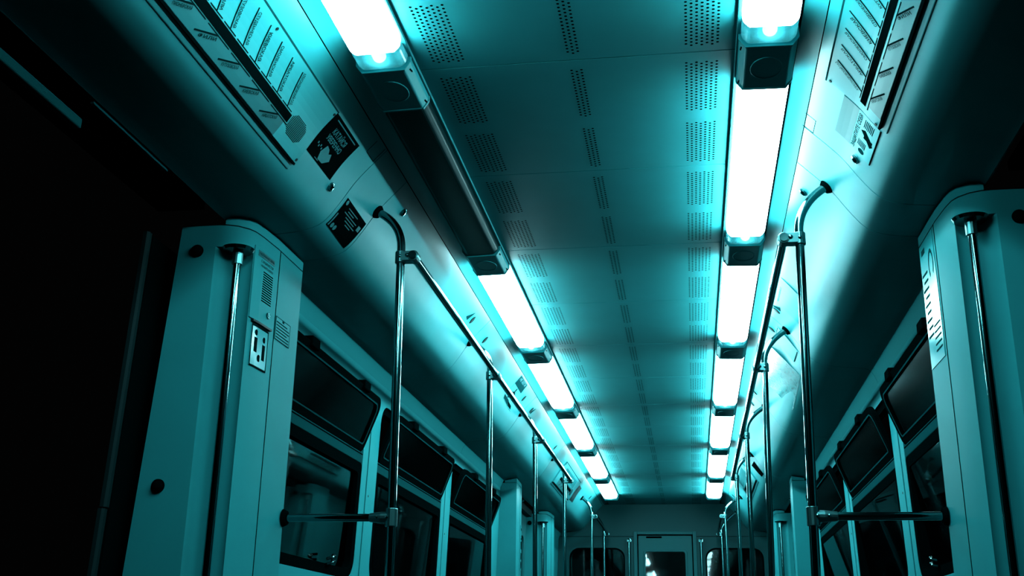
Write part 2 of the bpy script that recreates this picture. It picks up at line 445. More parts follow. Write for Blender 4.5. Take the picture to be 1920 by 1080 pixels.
lf = holed([(-.300, .02), (.300, .02), (.300, 1.900), (-.300, 1.900)], [dw], fe, .008, .05).build('door_leaf', 'enddoor', ed, bevel=.003)
lo = rrect(-.245, .245, .93, 1.746, .04); 
ring(lo, dw, fe, -.002, .012).build('pane_frame', 'enddoor', lf, bevel=.004)
p = MB(); p.prism([fe(a, b, .02) for a, b in dw], [fe(a, b, .026) for a, b in dw]); p.build('pane', 'glass', lf)
MB().box(-.21, -.035, YE - .003, YE + .012, 1.872, 1.893).build('door_slot', 'black', lf, bevel=.006)
MB().box(-.312, .312, YE + .052, YE + .06, 0, 1.914).build('door_gap', 'rubber', ed)
for s_, nm in ((-1, 'steel grab pole on the end wall, between its door and window, unlit-lamp side'), (1, 'steel grab pole on the end wall, between its door and window, fully lit side')):
    t = empty('grab_pole', (s_ * .402, YE - .06, 0), nm, 'grab pole', 'grab poles beside the end door')
    x = s_ * .402; yy = YE - .06
    q = MB(); q.tube([(x, yy, 0), (x, yy, 1.85)], .013, 12); q.build('pole', 'chrome', t, smooth=True)
    for z in (1.845, .52):
        q = MB(); q.tube([(x, yy, z), (x, YE - .002, z)], .011, 10); q.tube([(x, YE - .008, z), (x, YE - .0012, z)], .022, 14); q.dome((x, yy, z + .004), (0, 0, 1), .017, .014)
        q.build('bracket', 'chrome', t, smooth=True)

# ------------------------------------------------------------------ lamps
def lprof(side, ins, bot=0.0, rnd=False):
    pts = [(.469 + ins, 2.2495), (.469 + ins, 2.221), (.486 + ins, 2.1975 + bot), (.609 - ins, 2.1945 + bot), (.629 - ins, 2.218), (.629 - ins, 2.2475)]
    return [(side * a, z) for a, z in pts]
def lamp(side, y0, y1, lit, label, last=False):
    t = empty('ceiling_lamp', (side * .549, y0, 2.25), label, 'lamp', 'ceiling lamps')
    MB().box(side * .462, side * .627, y0 - .002, y1, 2.238, 2.2492).build('base_tray', 'rim', t, bevel=.002)
    yc = y1 - (.245 if not last else .05)      # cap begins here
    def ext(pa, ya, yb): return MB().prism([(x, ya, z) for x, z in pa], [(x, yb, z) for x, z in pa])
    P = lprof(side, .0045, .003)
    if lit:
        q = ext(P, y0 + .004, yc - .085); q.mi = [1, 1, 0, 2, 2, 0, 0, 0]
        q.build('diffuser', ['lit', 'litside', 'litout'], t, bevel=.010, segs=3)
        ext(P, yc - .0845, yc - .001).build('diffuser_end', 'shell', t, bevel=.010, segs=3)
        cx = side * .549
        q = MB(); q.tube([(cx, yc - .084, 2.222), (cx, yc - .040, 2.222)], .020, 14); q.dome((cx, yc - .040, 2.222), (0, 1, 0), .020, .016); q.build('lamp_tube', 'tube', t, smooth=True)
    else:
        dif = ext(P, y0 + .004, yc - .001).build('diffuser', 'off', t, bevel=.008, segs=3)
    C = lprof(side, 0)
    cap = ext(C, yc, y1).build('end_cap', 'cap', t, bevel=.004)
    for ya in (yc - .001, y1 - .008):
        R0 = lprof(side, -.0025, -.0025); n = len(R0)
        ext(R0, ya, ya + .009).build('cap_rim', 'rim', cap, bevel=.0015)
    if not last:
        # embossed oval and the fixing slots on the chamfer
        q = MB(); cx = side * .5475; cy = (yc + y1) / 2; z = 2.1955
        q.tube([(cx + .044 * math.cos(2 * PI * i / 40), cy + .060 * math.sin(2 * PI * i / 40), z) for i in range(41)], .0016, 6); q.build('emboss', 'cap', cap)
        for yy in (yc + .025, y1 - .03):
            q = MB(); q.tube([(side * .4755, yy, 2.2125), (side * .4735, yy + .02, 2.2155)], .0028, 8); q.build('clip_slot', 'black', cap)
    return t
LY = [2.98, 4.55, 6.123, 7.70, 9.275, 10.83, 12.06]
ordn = ['first', 'second', 'third', 'fourth', 'fifth']
for side in (-1, 1):
    ys = [LY[0] - 1.573] + LY
    for i in range(len(ys) - 1):
        a, b = ys[i], ys[i + 1]; j = i
        if side < 0:
            if j < 0: lab = 'lit ceiling lamp over the aisle behind the viewer, %s before the half-seen one, unlit row' % ('next' if j == -1 else 'second')
            elif j == 0: lab = 'lit ceiling lamp just before the unlit one, cut by the picture top'
            elif j == 1: lab = 'unlit dark ceiling lamp, the only one switched off'
            else: lab = 'lit ceiling lamp, %s one beyond the unlit lamp in its row' % ordn[j - 2]
            if j == 6: lab = 'lit ceiling lamp ending its row, fifth beyond the unlit lamp and nearest the end wall' 
        else:
            if j < 0: lab = 'lit ceiling lamp over the aisle behind the viewer, %s before the half-seen one, fully lit row' % ('next' if j == -1 else 'second')
            elif j == 0: lab = 'lit ceiling lamp of the fully lit row, cut by the picture top'
            elif j == 6: lab = 'lit ceiling lamp closing the fully lit row next to the end wall'
            else: lab = 'lit ceiling lamp in the fully lit row, %s complete one from the viewer' % ordn[j - 1]
        if j >= 0 or True: lamp(side, a, b, not (side < 0 and j == 1), lab, last=(i == len(ys) - 2))

# ------------------------------------------------------------------ handrails
def bez(p0, p1, p2, p3, n=10):
    p0, p1, p2, p3 = map(Vector, (p0, p1, p2, p3)); out = []
    for i in range(n + 1):
        t = i / n; out.append(p0 * (1 - t) ** 3 + p1 * 3 * t * (1 - t) ** 2 + p2 * 3 * t * t * (1 - t) + p3 * t ** 3)
    return out
def clampblock(t, side, xp, xr, Y, z, name='clamp'):
    q = MB(); q.tube([(xp, Y, z - .022), (xp, Y, z + .022)], .0205, 16); q.tube([(xr, Y - .022, z), (xr, Y + .022, z)], .0205, 16)
    q.box(min(xp, xr), max(xp, xr), Y - .020, Y + .020, z - .019, z + .019)
    c = q.build(name, 'steel', t, bevel=.003)
    q = MB(); q.dome((xp, Y - .0205, z), (0, -1, 0), .007, .006, 10); q.dome(((xp + xr) / 2 - side * .004, Y - .0205, z + .002), (0, -1, 0), .0085, .007, 10); q.build('bolt', 'chrome', c, smooth=True)
def handrail(side, poles, xr, zr, label, bar=True, yext=.03):
    t = empty('handrail', (side * poles[0][1], poles[0][0], 0), label, 'handrail', 'handrail frames along the benches')
    for (Y, xt, xb) in poles:
        s_h = .225 if side < 0 else .205
        h, n = prof(s_h); hx, hz = h.x, h.y
        q = MB()
        up = bez((side * xt, Y, 1.985), (side * (xt + .003), Y, 2.055), (side * (hx - .060), Y, hz - .032), (side * (hx + .004), Y, hz + .003), 12)
        q.tube([(side * xb, Y, 0), (side * xt, Y, 1.94)] + up, .0150, 18); q.build('pole', 'chrome', t, smooth=True)
        d = Vector((.86, 0, .5)).normalized()
        q = MB(); c = Vector((hx, Y, hz)); nn = Vector((n.x, 0, n.y))
        A = c - nn * .001; B = c + nn * .012
        q.tube([(side * A.x, Y, A.z), (side * B.x, Y, B.z)], .027, 20, radii=[.028, .021]); q.build('flange', 'rubber', t, smooth=False)
        clampblock(t, side, side * (xt - .0), side * xr, Y, zr)
    y0, y1 = poles[0][0] - yext, poles[-1][0] + yext
    q = MB(); q.tube([(side * xr, y0, zr), (side * xr, y0 + .01, zr), (side * xr, y1 - .01, zr), (side * xr, y1, zr)], .0150, 18); q.build('rail', 'chrome', t, smooth=True)
    if bar:
        Y, xt, xb = poles[0]; z = 1.022; xp = xb + (xt - xb) * z / 1.94
        q = MB(); q.tube([(side * (xp + .02), Y, z), (side * 1.073, Y, z)], .0130, 16); q.build('arm_bar', 'chrome', t, smooth=True)
        q = MB(); q.tube([(side * xp, Y, z - .030), (side * xp, Y, z + .030)], .0205, 16); q.tube([(side * xp, Y, z), (side * (xp + .035), Y, z), (side * (xp + .075), Y, z)], .018, 14, radii=[.019, .019, .0145])
        c = q.build('tee_clamp', 'steel', t, bevel=.002)
        q = MB(); q.dome((side * (xp + .012), Y - .0195, z), (0, -1, 0), .006, .005, 10); q.dome((side * (xp + .048), Y - .0175, z), (0, -1, 0), .006, .005, 10); q.build('bolt', 'chrome', c)
        q = MB(); q.tube([(side * 1.060, Y, z), (side * 1.0738, Y, z)], .030, 20, radii=[.024, .030]); q.build('flange', 'rubber', t)
    return t
handrail(-1, [(3.615, .709, .682), (5.39, .697, .672), (7.17, .709, .69), (8.945, .710, .70)], .660, 1.945,
         'tall chrome handrail frame with four poles along the bench side under the unlit lamp row')
handrail(1, [(3.615, .690, .650), (5.39, .677, .632), (7.17, .667, .66), (8.945, .666, .66)], .636, 1.955,
         'tall chrome handrail frame with four poles along the bench side under the fully lit row')
def endrail(side, xa, xb_, label):
    t = empty('handrail', (side * xa, 11.36, 0), label, 'handrail', 'short handrails by the end wall')
    for (Y, x, z) in ((11.36, xa, 1.94), (12.62, xb_, 1.895)):
        h, n = prof(.22); hx, hz = h.x, h.y
        up = bez((side * x, Y, z + .04), (side * (x + .003), Y, z + .11), (side * (hx - .05), Y, hz - .028), (side * (hx + .004), Y, hz + .003), 10)
        q = MB(); q.tube([(side * x, Y, 0), (side * x, Y, z)] + up, .015, 14); q.build('pole', 'chrome', t, smooth=True)
        c = Vector((hx, Y, hz)); nn = Vector((n.x, 0, n.y)); A = c - nn * .001; B = c + nn * .012
        q = MB(); q.tube([(side * A.x, Y, A.z), (side * B.x, Y, B.z)], .027, 16, radii=[.028, .021]); q.build('flange', 'rubber', t)
        clampblock(t, side, side * x, side * (x - .04), Y, z)
    pts = bez((side * (xa - .04), 11.33, 1.94), (side * (xa - .045), 11.9, 1.94), (side * (xb_ - .045), 12.1, 1.90), (side * (xb_ - .04), 12.66, 1.895), 8)
    q = MB(); q.tube(pts, .015, 14); q.build('rail', 'chrome', t, smooth=True)
endrail(-1, .70, .672, 'short two-pole chrome handrail by the end wall on the unlit-lamp side')
endrail(1, .640, .630, 'short two-pole chrome handrail by the end wall on the fully lit side')

# ------------------------------------------------------------------ door pillars
def pillar(side, front, dirn, label, detail=0):
    """plan of a moulded pillar: flat door face at Y=front, rounded corner with a grab-pole recess, long face to the aisle"""
    X = lambda a, b, z: (side * (a if a < 1.3 else 1.318 + (1.916 - z) * .055), front + dirn * b, z)
    t = empty('door_pillar', X(1.19, .3, 0), label, 'pillar', 'moulded pillars beside the doorways', kind='thing')
    top = [(1.40, .140), (1.215, .140), (1.19, .141), (1.165, .145), (1.135, .159), (1.108, .188), (1.096, .215), (1.088, .27), (1.080, .38), (1.076, .618), (1.40, .618)]
    P1 = Vector((1.198, .1405)); P2 = Vector((1.0965, .212)); ch = (P2 - P1); nrm = Vector((ch.y, -ch.x)).normalized()
    rec = [P1, Vector((1.193, .147)), Vector((1.188, .165)), Vector((1.180, .188)), Vector((1.165, .207)), Vector((1.145, .217)), Vector((1.120, .220)), Vector((1.103, .217)), P2]
    low = [(1.40, .140), (1.215, .140)] + [tuple(p) for p in rec] + [(1.088, .27), (1.080, .38), (1.076, .618), (1.40, .618)]
    zr = 1.832
    q = MB(); q.prism([X(a, b, 0) for a, b in low], [X(a, b, zr) for a, b in low]); body = smooth_by_angle(q.build('body', 'pillar', t), 28)
    q = MB(); q.prism([X(a, b, zr) for a, b in top], [X(a, b, 1.905) for a, b in top]); smooth_by_angle(q.build('head', 'pillar', t), 30)
    ins = [(a + (.003 if a < 1.3 else 0), b + (.003 if b < .3 else -.003)) for a, b in top]
    q = MB(); q.prism([X(a, b, 1.9055) for a, b in ins], [X(a, b, 1.9085) for a, b in ins]); q.build('head_joint', 'soffit_joint', t)
    q = MB(); n = len(top)
    def ztop(a): 
        # meets the soffit above
        for i in range(len(PRF) - 1):
            if PRF[i].x <= a <= PRF[i + 1].x and a > .95:
                u = (a - PRF[i].x) / (PRF[i + 1].x - PRF[i].x); return PRF[i].y + u * (PRF[i + 1].y - PRF[i].y) - .001
        return 1.92
    cpl = [(a, b) for a, b in top if a < 1.18] 
    cpl = [(1.172, .1435)] + cpl[1:] if cpl[0][0] > 1.172 else [(1.172, .1435)] + cpl
    cpl += [(1.172, .618)]
    q.prism([X(a, b, 1.909) for a, b in cpl], [X(a, b, ztop(a) - .0045) for a, b in cpl]); smooth_by_angle(q.build('cap', 'pillar', t), 30)
    q = MB(); q.box(side * 1.0782, side * 1.085, front + dirn * .400, front + dirn * .4035, 0, 1.905); q.build('cover_joint', 'soffit_joint', t)
    # grab pole in the recess
    c = (1.130, .166)
    q = MB(); q.tube([X(*c, 0), X(*c, zr)], .0125, 16); pole = q.build('grab_pole', 'chrome', t, smooth=True)
    q = MB(); q.tube([X(*c, zr - .012), X(*c, zr - .002)], .05, 28, radii=[.046, .052]); q.build('flange', 'chrome', pole)
    q = MB(); q.tube([X(*c, zr - .055), X(*c, zr - .012)], .0175, 16); q.build('collar', 'steel', pole)
    for (a, z) in ((1.258, 1.818), (1.299, 1.062)):
        q = MB(); q.tube([X(a, .134, z), X(a, .1405, z)], .021, 20); q.dome(X(a, .134, z), (0, -dirn, 0), .018, .014, 18)
        q.build('bumper', 'rubber', t, smooth=True)
    return t
pl = pillar(-1, 3.0, 1, 'nearest pale pillar holding the intercom grille and help signs, unlit-lamp side')
pr = pillar(1, 3.0, 1, 'nearest pale pillar with a glossy notice sheet, cut by the picture edge')
p2l = pillar(-1, 9.39, -1, 'far pale pillar at the end of the windows, unlit-lamp side')
p2r = pillar(1, 9.39, -1, 'far pale pillar at the end of the windows, fully lit side')
p3l = pillar(-1, 10.66, 1, 'farthest pale pillar beyond the closed doorway, unlit-lamp side')
p3r = pillar(1, 10.66, 1, 'farthest pale pillar beyond the closed doorway, fully lit side')

# things fixed to the aisle face of a pillar: coordinates (Y, z)
_FX = [(3.0, 1.11), (3.188, 1.108), (3.215, 1.096), (3.27, 1.088), (3.38, 1.080), (3.618, 1.076), (8.772, 1.076), (9.01, 1.080), (9.12, 1.088), (9.175, 1.096), (9.3, 1.11)]
def facex(y):
    for (a, b), (c, d) in zip(_FX, _FX[1:]):
        if a <= y <= c: return b + (d - b) * (y - a) / (c - a)
    return 1.076
def facebox(mb, side, y0, y1, z0, z1, d0, d1, mi=0):
    d0 = max(d0, .0004)
    ys = [y0] + [a for a, _ in _FX if y0 < a < y1] + [y1]; n = len(ys)
    v = [(side * (facex(y) - d), y, z) for y in ys for d in (d0, d1) for z in (z0, z1)]
    f = []
    for i in range(n - 1):
        k = 4 * i; f += [(k, k + 4, k + 5, k + 1), (k + 2, k + 3, k + 7, k + 6), (k, k + 2, k + 6, k + 4), (k + 1, k + 5, k + 7, k + 3)]
    f += [(0, 1, 3, 2), (4 * n - 4, 4 * n - 2, 4 * n - 1, 4 * n - 3)]
    return mb.add(v, f, mi)
def ftext(mb, side, body, y, z, width, height, d, mi=0):
    v, f, w = glyphs(body); P = []
    for a, b in v:
        yy = y + (a * width / w if side < 0 else -a * width / w); P.append((side * (facex(yy) - d), yy, z + b * height / .73))
    return mb.add(P, f, mi)
def fdisc(mb, side, y, z, r, d0, d1):
    return mb.tube([(side * (facex(y) - d0), y, z), (side * (facex(y) - d1), y, z)], r, 16)
t = empty('intercom', (-1.072, 3.295, 1.75), 'slim pale intercom plate with ribbed speaker grille on the nearest pillar', 'intercom')
facebox(MB(), -1, 3.215, 3.378, 1.615, 1.862, -.012, .004).build('plate', 'pillar', t, bevel=.001)
q = MB()
for i in range(13):
    z = 1.688 + i * .0082; facebox(q, -1, 3.278, 3.350, z, z + .0042, .0035, .0046)
q.build('grille', 'black', t)
facebox(MB(), -1, 3.236, 3.352, 1.832, 1.852, .0035, .0050).build('name_strip', 'greyfilm', t)
q = MB(); ftext(q, -1, 'ЭКСТРЕННАЯ СВЯЗЬ', 3.240, 1.838, .108, .008, .0054); ftext(q, -1, 'С МАШИНИСТОМ', 3.256, 1.816, .09, .009, .0046); ftext(q, -1, 'НАЖМИТЕ КНОПКУ', 3.256, 1.801, .09, .008, .0046); q.build('lettering', 'print', t)
q = MB(); fdisc(q, -1, 3.335, 1.652, .011, .003, .009); q.build('call_button', 'chrome', t)
t = empty('help_sign', (-1.072, 3.30, 1.54), 'small framed pictogram sign of two figures under the intercom grille', 'sign')
facebox(MB(), -1, 3.240, 3.356, 1.462, 1.600, -.012, .003).build('plate', 'film', t)
q = MB()
for a, b, c, d in ((3.240, 3.356, 1.462, 1.467), (3.240, 3.356, 1.595, 1.600), (3.240, 3.244, 1.462, 1.6), (3.352, 3.356, 1.462, 1.6)): facebox(q, -1, a, b, c, d, .0025, .0036)
for yy, z0, z1, r in ((3.270, 1.512, 1.560, .010), (3.328, 1.496, 1.548, .010)):
    facebox(q, -1, yy - .010, yy + .010, z0, z1, .0025, .0036)
    fdisc(q, -1, yy, z1 + .017, r, .0020, .0036)
fdisc(q, -1, 3.299, 1.497, .012, .0020, .0036)
q.build('pictograms', 'print', t)
facebox(MB(), -1, 3.232, 3.364, 1.606, 1.613, -.012, .010).build('ledge', 'dark', t)
t = empty('notice_plate', (-1.072, 3.47, 1.64), 'small grey notice with lines of print beside the intercom', 'notice')
facebox(MB(), -1, 3.408, 3.540, 1.596, 1.676, -.012, .002).build('plate', 'pillar', t)
q = MB()
for i in range(6): facebox(q, -1, 3.416, 3.532 - .02 * (i % 3 == 2), 1.604 + i * .0105, 1.608 + i * .0105, .0015, .0026)
facebox(q, -1, 3.465, 3.482, 1.666, 1.674, .0015, .0026)
for a, b, c, d in ((3.408, 3.540, 1.596, 1.598), (3.408, 3.540, 1.674, 1.676), (3.408, 3.41, 1.596, 1.676), (3.538, 3.54, 1.596, 1.676)): facebox(q, -1, a, b, c, d, .0015, .0026)
q.build('print', 'midprint', t)
t = empty('notice_sheet', (1.072, 3.52, 1.7), 'tall glossy notice sheet on the aisle face of the nearest pillar by the picture edge', 'notice')
facebox(MB(), 1, 3.425, 3.610, 1.485, 1.900, -.012, .002).build('sheet', 'film', t)
q = MB()
facebox(q, 1, 3.54, 3.585, 1.862, 1.880, .0015, .0026)
ar = [(3.475 + r_ * .62 * math.cos(a_), 1.80 + r_ * math.sin(a_)) for r_ in (.038, .052) for a_ in [math.radians(-50 + i * 20) for i in range(15)]]
q.add([(facex(y_) - .0026, y_, z_) for y_, z_ in ar], [(i, i + 1, 16 + i, 15 + i) for i in range(14)])
for i in range(9):
    z = 1.79 - i * .026; facebox(q, 1, 3.53, 3.60 - .016 * (i % 2), z, z + .008, .0015, .0026)
for i in range(5): facebox(q, 1, 3.44, 3.52, 1.60 - i * .02, 1.606 - i * .02, .0015, .0026)
q.build('print', 'midprint', t)
for side, pn in ((-1, 'unlit-lamp'), (1, 'fully lit')):
    t = empty('help_sign', (side * 1.072, 9.1, 1.55), 'small sign strip on the far pillar at the windows end, %s side' % pn, 'sign', 'sign strips on the far pillars')
    facebox(MB(), side, 9.03, 9.15, 1.24, 1.60, -.012, .003).build('plate', 'film', t)
    q = MB()
    for z0, z1 in ((1.56, 1.58), (1.49, 1.50), (1.41, 1.47), (1.33, 1.38), (1.26, 1.31)): facebox(q, side, 9.045, 9.135, z0, z1, .0025, .0036)
    q.build('print', 'print', t)

# ------------------------------------------------------------------ route maps over the doors
def routemap(side, y0, y1, s0, s1, label, near=True, spk=True):
    """board with station names; yn(d) runs from the board's far end towards the viewer"""
    t = empty('route_map', W(side, (y0 + y1) / 2, (s0 + s1) / 2), label, 'route map', 'route maps over the doorways')
    H = s1 - s0
    slab(MB(), side, rect(y0, y1, s0, s1), -.004, .0035).build('frame', 'wall', t, bevel=.003)
    lo = s0 + H * .895
    slab(MB(), side, rect(y0 + .006, y1 - .006, s0 + .004, lo), .003, .0105).build('board', 'board', t)
    q = MB(); slab(q, side, rect(y0 + .02, y1 - .004, s0 + H * .88, s0 + H * .91), .003, .0112); q.build('edge_gap', 'black', t)
    q = MB(); slab(q, side, rect(y0 + .002, y1 - .002, s0 + .0005, s0 + .0055), .003, .0112); q.build('upper_gap', 'midprint', t)
    e = y1 - (.195 if spk else .052)                                      # the strips end here; the loudspeaker is past it
    b0, b1 = y0 + .195, e
    slab(MB(), side, rect(b0 + .004, b1 + .010, s0 + H * .535, s0 + H * (.645 if side < 0 else .625)), .0102, .0116).build('indicator_strip', 'black', t)
    q = MB()
    slab(q, side, rect(b0, b1 - .005, s0 + H * .655, s0 + H * .875), .0102, .0112); q.build('lower_strip', 'boardlow', t)
    q = MB(); r = MB(); n = 12; pitch = .0835
    for i in range(int((b1 - b0) / pitch)):
        Y = b1 - .038 - i * pitch
        slab(q, side, rect(Y - .036, Y + .036, s0 + H * .508, s0 + H * .520), .0102, .0114)
        if i < 12: slab(q, side, stroke((Y - .055, s0 + .026), (Y, s0 + H * .51), .0042), .0102, .0114, nv=3)
    for i in range(int((b1 - b0) / .142)):
        Y = b1 - .05 - i * .142
        slab(q, side, rect(Y - .060, Y + .066, s0 + H * .660, s0 + H * .672), .0102, .0116)
        slab(q, side, stroke((Y - .086, s0 + H * .82), (Y, s0 + H * .665), .0046), .0110, .0120, nv=3)
    q.build('route_lines', 'print', t)
    names = ['АЛЕКСАНДРОВСКИЙ САД', 'АРБАТСКАЯ', 'СМОЛЕНСКАЯ', 'КИЕВСКАЯ', 'СТУДЕНЧЕСКАЯ', 'КУТУЗОВСКАЯ', 'ФИЛИ', 'БАГРАТИОНОВСКАЯ', 'ФИЛЁВСКИЙ ПАРК', 'ПИОНЕРСКАЯ']
    wid = {'КИЕВСКАЯ': .088, 'ФИЛИ': .045}
    if near:
        for i, nm in enumerate(names):
            Y = b1 - .038 - i * pitch
            if Y - .06 < b0: break
            hgt = .0150 if nm == 'КИЕВСКАЯ' else .0122
            wd = wid.get(nm, .096); du = Vector((.055, H * .51 - .026)); L = du.length; du /= L
            if nm.startswith('АЛЕК'): wd = .105
            if side < 0:      # reads downwards, standing on its line
                st = (Y - .055 + du.x * (L - wd - .004) + .005, s0 + .026 + du.y * (L - wd - .004) - .003)
                wtext(r, side, nm, st, (du.x, -du.y), wd, hgt, .0119)
            else:             # reads upwards, standing on its line
                st = (Y - du.x * .006 + .005, s0 + H * .51 - du.y * .006 - .003)
                wtext(r, side, nm, st, (du.x, du.y), wd, hgt, .0119)
        for i, nm in enumerate(['АРБАТСКАЯ', 'КИЕВСКАЯ', 'КУТУЗОВСКАЯ', 'ФИЛИ', 'ПИОНЕРСКАЯ']):
            Y = b1 - .05 - i * .142
            if Y < b0 + .08: break
            du = Vector((.086, -H * .155)).normalized(); wd = .072
            if side < 0: wtext(r, side, nm, (Y - .070 + .008, s0 + H * .82 + .006), (du.x, -du.y), wd, .0095, .0123)
            else: wtext(r, side, nm, (Y + .008, s0 + H * .685 + .006), (du.x, du.y), wd, .0095, .0123)
        r.build('lettering', 'print', t)
    else:
        for i in range(10): slab(r, side, stroke((b1 - .012 - i * pitch - .04, s0 + .03), (b1 + .004 - i * pitch, s0 + H * .45), .006), .0102, .0119, nv=3)
        r.build('lettering', 'print', t)
    for yc in ((y1 - .122,) if spk else ()):
        c = s0 + H * .60; q = MB()
        for i in range(15):
            a = -1 + 2 * (i + .5) / 15; half = .066 * min(1, 1.62 - abs(a) * 1.0 if abs(a) > .45 else 1.17) * .80
            half = .056 if abs(a) < .5 else .056 * (1 - (abs(a) - .5) * .9)
            ss = c + a * .034
            slab(q, side, rect(yc - half, yc + half, ss - .0011, ss + .0011), .0102, .0113, nv=1)
        q.build('speaker_slots', 'print', t)
    q = MB()
    for yy, ss in ((y1 - .014, s0 + .018), (y1 - .014, s0 + H * .84), (y0 + .014, s0 + .018)):
        p = Vector(W(side, yy, ss, .0105)); p2 = Vector(W(side, yy, ss, .0125)); q.tube([p, p2], .0048, 10)
    if side < 0: p = Vector(W(side, y1 - .51, s0 + .018, .0105)); p2 = Vector(W(side, y1 - .51, s0 + .018, .0125)); q.tube([p, p2], .0048, 10)
    q.build('screw', 'dark', t)
routemap(-1, 1.78, 2.945, .142, .384, 'near metro route map with station names and a round speaker, before the black square sticker')
routemap(1, 1.78, 2.966, .112, .358, 'near metro route map with station names, above the white safety poster', spk=False)
routemap(-1, 9.48, 10.68, .138, .375, 'far metro route map over the distant doorway, behind the handrail end', near=False)
routemap(1, 9.62, 10.82, .112, .350, 'far metro route map over the distant doorway on the fully lit side', near=False)

# ------------------------------------------------------------------ stickers, locks and small fittings on the coves
def sticker(name, side, quad, m, label, cat, group=None):
    cy = sum(p[0] for p in quad) / 4; cs = sum(p[1] for p in quad) / 4
    t = empty(name, W(side, cy, cs), label, cat, group)
    slab(MB(), side, quad, -.002, .0012).build('sheet', m, t)
    return t
t = sticker('advert_sticker', -1, rect(2.955, 3.190, .145, .297), 'black', 'black square sticker with pale print and a tilted pale shape, beside the near route map', 'sticker')
q = MB(); slab(q, -1, rect(2.985, 3.165, .155, .1585), .0008, .0018); q.build('rule', 'lightprint', t)
q = MB(); wtext(q, -1, 'КАТАЙСЯ', (3.010, .196), (1, 0), .115, .021, .0019); wtext(q, -1, 'УВЕРЕННО', (3.005, .222), (1, 0), .125, .019, .0019); q.build('lettering', 'lightprint', t)
q = MB(); P = [W(-1, y, s, .0019) for y, s in ((3.045, .232), (3.068, .236), (3.082, .248), (3.098, .240), (3.112, .262), (3.080, .285), (3.040, .287), (3.030, .262))]; q.add(P, [tuple(range(len(P)))]); q.build('card_picture', 'lightprint', t)
q = MB(); [slab(q, -1, rect(2.985 + i * .012, 2.991 + i * .012, .246 + .006 * (i % 2), .253 + .006 * (i % 2)), .0008, .0018) for i in range(4)]; slab(q, -1, rect(3.02, 3.05, .289, .2915), .0008, .0018); q.build('small_print', 'lightprint', t)
t = sticker('rules_sticker', -1, [(3.368, .283), (3.600, .288), (3.592, .410), (3.366, .402)], 'black', 'black sticker with grey lines of print beside the nearest handrail flange', 'sticker')
q = MB()
for i, (a, b, ss) in enumerate(((3.42, 3.52, .302), (3.43, 3.49, .312), (3.41, 3.54, .322), (3.44, 3.53, .332), (3.45, 3.55, .342), (3.47, 3.52, .352))): slab(q, -1, rect(a, b, ss, ss + .003), .0008, .0018)
p = Vector(W(-1, 3.385, .296, .001)); q.tube([p, Vector(W(-1, 3.385, .296, .0022))], .009, 12)
slab(q, -1, rect(3.56, 3.585, .315, .335), .0008, .0018)
q.build('print', 'lightprint', t)
q = MB()
for a in (3.40, 3.425): q.tube([W(-1, a, .388, .001), W(-1, a, .388, .002)], .010, 12)
slab(q, -1, rect(3.372, 3.38, .345, .398), .0008, .0018)
q.build('figures', 'lightprint', t)
# hatch locks
def lock(side, Y, s, label, group='hatch locks'):
    t = empty('hatch_lock', W(side, Y, s), label, 'lock', group)
    a, b = Vector(W(side, Y, s, -.001)), Vector(W(side, Y, s, .006)); n = (b - a).normalized()
    q = MB(); q.tube([a, b, b + n * .001], .016, 20, radii=[.0165, .0155, .013]); q.build('bezel', 'chrome', t, smooth=True)
    q = MB(); q.tube([b + n * .0006, b + n * .0022], .0085, 14); q.build('keyway', 'black', t)
lock(-1, 3.221, .309, 'round chrome lock under the corner of the black square sticker')
lock(-1, 3.772, .145, 'round chrome lock just past the nearest handrail flange, unlit-lamp side')
lock(1, 3.262, .282, 'round chrome lock beside the white safety poster')
lock(1, 3.798, .121, 'round chrome lock just past the nearest handrail flange, fully lit side')
# hatch tabs outlined in the panel
for side, ys in ((-1, (3.249, 3.329, .084, .134)), (1, (3.251, 3.339, .061, .105))):
    q = MB(); a, b, c, d = ys
    slab(q, side, rect(a, a + .002, c, d), -.001, .0006); slab(q, side, rect(a, b, d, d + .002), -.001, .0006); slab(q, side, rect(b - .002, b, c - .01, d), -.001, .0006)
    q.build('hatch_tab', 'soffit_joint', wallroots[side])
# diamond arrows beside the panel joints
def diamond(side, Y, s, label, tri=None):
    t = empty('lock_cover', W(side, Y, s), label, 'lock cover', 'diamond lock covers')
    q = MB(); P = [(Y, s - .022), (Y + .014, s - .004), (Y + .012, s + .012), (Y, s + .022), (Y - .014, s + .004), (Y - .012, s - .012)]
    q.prism([W(side, y, ss, -.001) for y, ss in P], [W(side, y, ss, .004) for y, ss in P]); q.build('plate', 'dark', t)
    if tri:
        q = MB(); y, ss = Y + tri, s - .006
        q.prism([W(side, y - .028, ss + .02, -.001), W(side, y + .03, ss - .026, -.001), W(side, y + .012, ss + .028, -.001)], [W(side, y - .028, ss + .02, .0015), W(side, y + .03, ss - .026, .0015), W(side, y + .012, ss + .028, .0015)]); q.build('arrow', 'midprint', t)
for side, pos in ((-1, ((5.186, .150, -.07), (5.55, .152, None), (6.966, .150, None), (7.323, .152, .04), (8.724, .156, None), (11.75, .14, None))), (1, ((5.244, .125, -.05), (5.574, .123, None), (7.06, .104, None), (7.40, .103, None), (8.75, .11, None), (11.75, .13, None)))):
    for i, (Y, s_, tr) in enumerate(pos):
        where = ['just before the second handrail pole', 'just after the second handrail pole', 'just before the third handrail pole', 'just after the third handrail pole', 'just before the fourth handrail pole', 'by the short end handrail'][i]
        diamond(side, Y, s_, 'dark diamond lock cover %s, %s side' % (where, 'unlit-lamp' if side < 0 else 'fully lit'), tr)
